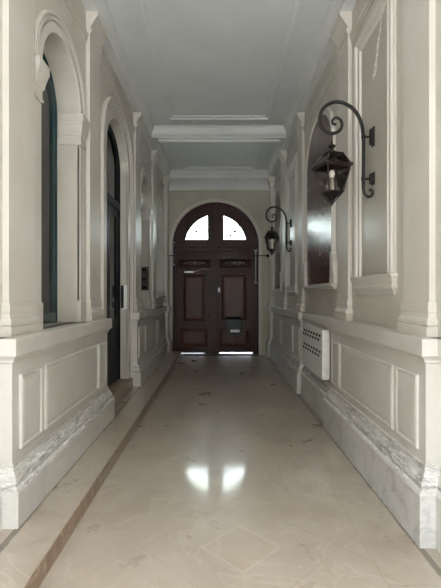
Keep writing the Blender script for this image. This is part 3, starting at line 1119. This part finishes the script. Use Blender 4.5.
jb = MB()
jb.box(DX - R, DX - R + 0.075, YD - 0.03, YD + 0.07, 0, 2.72)
jb.box(DX + R - 0.075, DX + R, YD - 0.03, YD + 0.07, 0, 2.72)
jb.box(DX - R, DX - R + 0.12, YD + 0.056, YD + 0.075, 0, 2.72)
jb.box(DX + R - 0.12, DX + R, YD + 0.056, YD + 0.075, 0, 2.72)
jb.box(DX - R + 0.12, DX + R - 0.12, YD + 0.056, YD + 0.075, 2.56, 2.72)
jb.box(DX - 0.05, DX + 0.05, YD + 0.056, YD + 0.075, 0.0, 2.56)
jb.box(DX - R + 0.075, DX - R + 0.17, YD + 0.03, YD + 0.055, -0.01, 0.045)
jb.box(DX + R - 0.17, DX + R - 0.075, YD + 0.03, YD + 0.055, -0.01, 0.045)
jb.box(DX - 0.28, DX + 0.10, YD + 0.03, YD + 0.055, -0.01, 0.045)
putd(jb, 'door_jamb', M['door'])


def dpanel(x0, x1, z0, z1, leaf, mat, nm='leaf_panel'):
    m_ = MB()
    rings = []
    for i, d in ((0.0, 0.0), (0.008, 0.022), (0.03, 0.026), (0.045, 0.006), (0.05, 0.004), (0.085, 0.012), (0.10, 0.016)):
        rings.append([(x0 + i, YD - d, z0 + i), (x1 - i, YD - d, z0 + i), (x1 - i, YD - d, z1 - i), (x0 + i, YD - d, z1 - i)])
    m_.rings(rings[:])
    return putd(m_, nm, mat, leaf)


def ornament(xc, zc, leaf):
    m_ = MB()
    y = YD - 0.028
    for sg in (-1, 1):
        pts = [(0.02, -0.01), (0.07, 0.02), (0.13, 0.025), (0.19, 0.0), (0.22, -0.02), (0.245, 0.0), (0.225, 0.018), (0.205, 0.008)]
        m_.tube([(xc + sg * p[0], y, zc + p[1]) for p in smooth(pts, 4)], 0.009, 6)
        pts = [(0.02, 0.01), (0.06, -0.028), (0.11, -0.03), (0.14, -0.012), (0.12, 0.006)]
        m_.tube([(xc + sg * p[0], y, zc + p[1]) for p in smooth(pts, 4)], 0.007, 6)
    m_.lathe((xc, y, zc), [(0.002, -0.05), (0.03, -0.03), (0.042, 0.0), (0.03, 0.03), (0.002, 0.045)], 10)
    return putd(m_, 'fretwork', M['silver'], leaf, smooth=True)


leaves = []
for sgn, (xa, xb) in ((-1, (DX - R + 0.078, DX - 0.006)), (1, (DX + 0.006, DX + R - 0.078))):
    lf = MB()
    lf.box(xa, xb, YD, YD + 0.055, 0.024 if sgn < 0 else 0.034, 2.615)
    if sgn > 0:
        lf.box(xa - 0.02, xa + 0.05, YD - 0.022, YD, 0.06, 2.60)
    L = putd(lf, 'door_leaf', M['door'], bevel=0.004)
    leaves.append(L)
    wa, wb = xa + (0.19 if sgn < 0 else 0.135), xb - (0.26 if sgn < 0 else 0.235)
    dpanel(xa + 0.08, xb - 0.12, 2.20, 2.44, L, M['door'])
    dpanel(wa, wb, 0.84, 2.05, L, M['door_panel'])
    dpanel(wa - 0.06, wb + 0.06, 0.17, 0.66, L, M['door_panel'])
    ornament((xa + xb) / 2 - 0.02, 2.335, L)
# plain vertical planks of the wider right leaf edge
k = MB().box(DX + R - 0.22, DX + R - 0.20, YD - 0.008, YD, 0.06, 2.18)
putd(k, 'cover_strip', M['door'], leaves[1])
# door closer: pale body, arm and knob on the left leaf
x, z = DP(189, 272)
m_ = MB().box(x - 0.12, x + 0.12, YD - 0.05, YD, z - 0.022, z + 0.022)
cl = putd(m_, 'closer_body', M['steel'], leaves[0], bevel=0.006)
xk, zk = DP(208.5, 270)
m_ = MB().tube([(x + 0.12, YD - 0.04, z), (DP(203, 269)[0], YD - 0.06, DP(203, 269)[1]), (xk, YD - 0.04, zk)], 0.010, 8)
putd(m_, 'closer_arm', M['steel'], leaves[0], smooth=True)
m_ = MB().lathe((xk, YD - 0.04, zk), [(0.002, -0.03), (0.022, -0.02), (0.03, 0.0), (0.022, 0.02), (0.002, 0.03)], 12)
putd(m_, 'closer_knob', M['steel'], leaves[0], smooth=True)
x, z = DP(208.5, 316)
m_ = MB().lathe((x, YD - 0.06, z), [(0.002, -0.026), (0.02, -0.018), (0.027, 0.0), (0.02, 0.018), (0.002, 0.026)], 12)
m_.tube([(x, YD - 0.06, z), (x, YD, z)], 0.009, 8)
m_.box(x - 0.02, x + 0.02, YD - 0.008, YD, z - 0.10, z + 0.08)
putd(m_, 'door_knob', M['iron'], leaves[0], smooth=True)
# iron bolts on both jambs with a peg sticking out over the rim
for (px, y0_, y1_, pa, pb) in ((173.5, 243, 265, 168, 178), (255.2, 251, 283, 254, 267)):
    x = DP(px, 0)[0]
    m_ = MB().tube([(x, YD - 0.15, DP(0, y1_)[1]), (x, YD - 0.15, DP(0, y0_)[1])], 0.017, 8)
    putd(m_, 'bolt_rod', M['silver'], smooth=True)
    zz = DP(0, 256.3)[1]
    m_ = MB().tube([(DP(pa, 0)[0], YD - 0.17, zz), (DP(pb, 0)[0], YD - 0.17, zz)], 0.012, 8)
    xe = DP(pa if px < 200 else pb, 0)[0]
    m_.lathe((xe, YD - 0.17, zz), [(0.002, -0.045), (0.03, -0.03), (0.042, 0), (0.03, 0.03), (0.002, 0.045)], 10)
    m_.tube([(x, YD - 0.17, zz), (x, YD - 0.05, zz)], 0.012, 8)
    putd(m_, 'bolt_peg', M['iron'], smooth=True)
    for yy_ in (y0_, y1_):
        m_ = MB().box(x - 0.03, x + 0.045, YD - 0.17, YD - 0.0, DP(0, yy_)[1] - 0.012, DP(0, yy_)[1] + 0.012)
        putd(m_, 'bolt_guide', M['silver'])

# mail box on the right leaf
x0, z0 = DP(226.2, 334.6)
x1, z1 = DP(241.2, 316.8)
YM = YD - 0.028
mbx = empty('mail_box', ((x0 + x1) / 2, YM, z0))
tag(mbx, 'dark slate box with a pale slip, fixed to the right door leaf', 'mail box')
wx_ = (x1 - x0) / 2
hz = z1 - z0
m_ = MB()
m_.prism([(-0.11, 0.0), (-0.11, hz - 0.06), (-0.02, hz), (0.012, hz), (0.012, 0.0)], 'x', -wx_, wx_)
m_.build('box_body', M['boxgreen'], mbx, bevel=0.008)
MB().box(-wx_ * 0.95, wx_ * 0.95, -0.122, -0.11, hz * 0.52, hz * 0.80).build('flap', M['boxgreen'], mbx, bevel=0.004)
MB().box(-wx_ * 0.45, wx_ * 0.75, -0.114, -0.108, hz * 0.16, hz * 0.30).build('name_slip', M['white'], mbx)
# small white notice on the meeting stile
x, z = DP(219, 290)
nt = MB().box(-0.028, 0.028, -0.006, 0, -0.06, 0.06).build('door_notice', M['white'], loc=(x, YD - 0.0235, z))
tag(nt, 'tiny white card stuck where the two door leaves meet', 'notice')
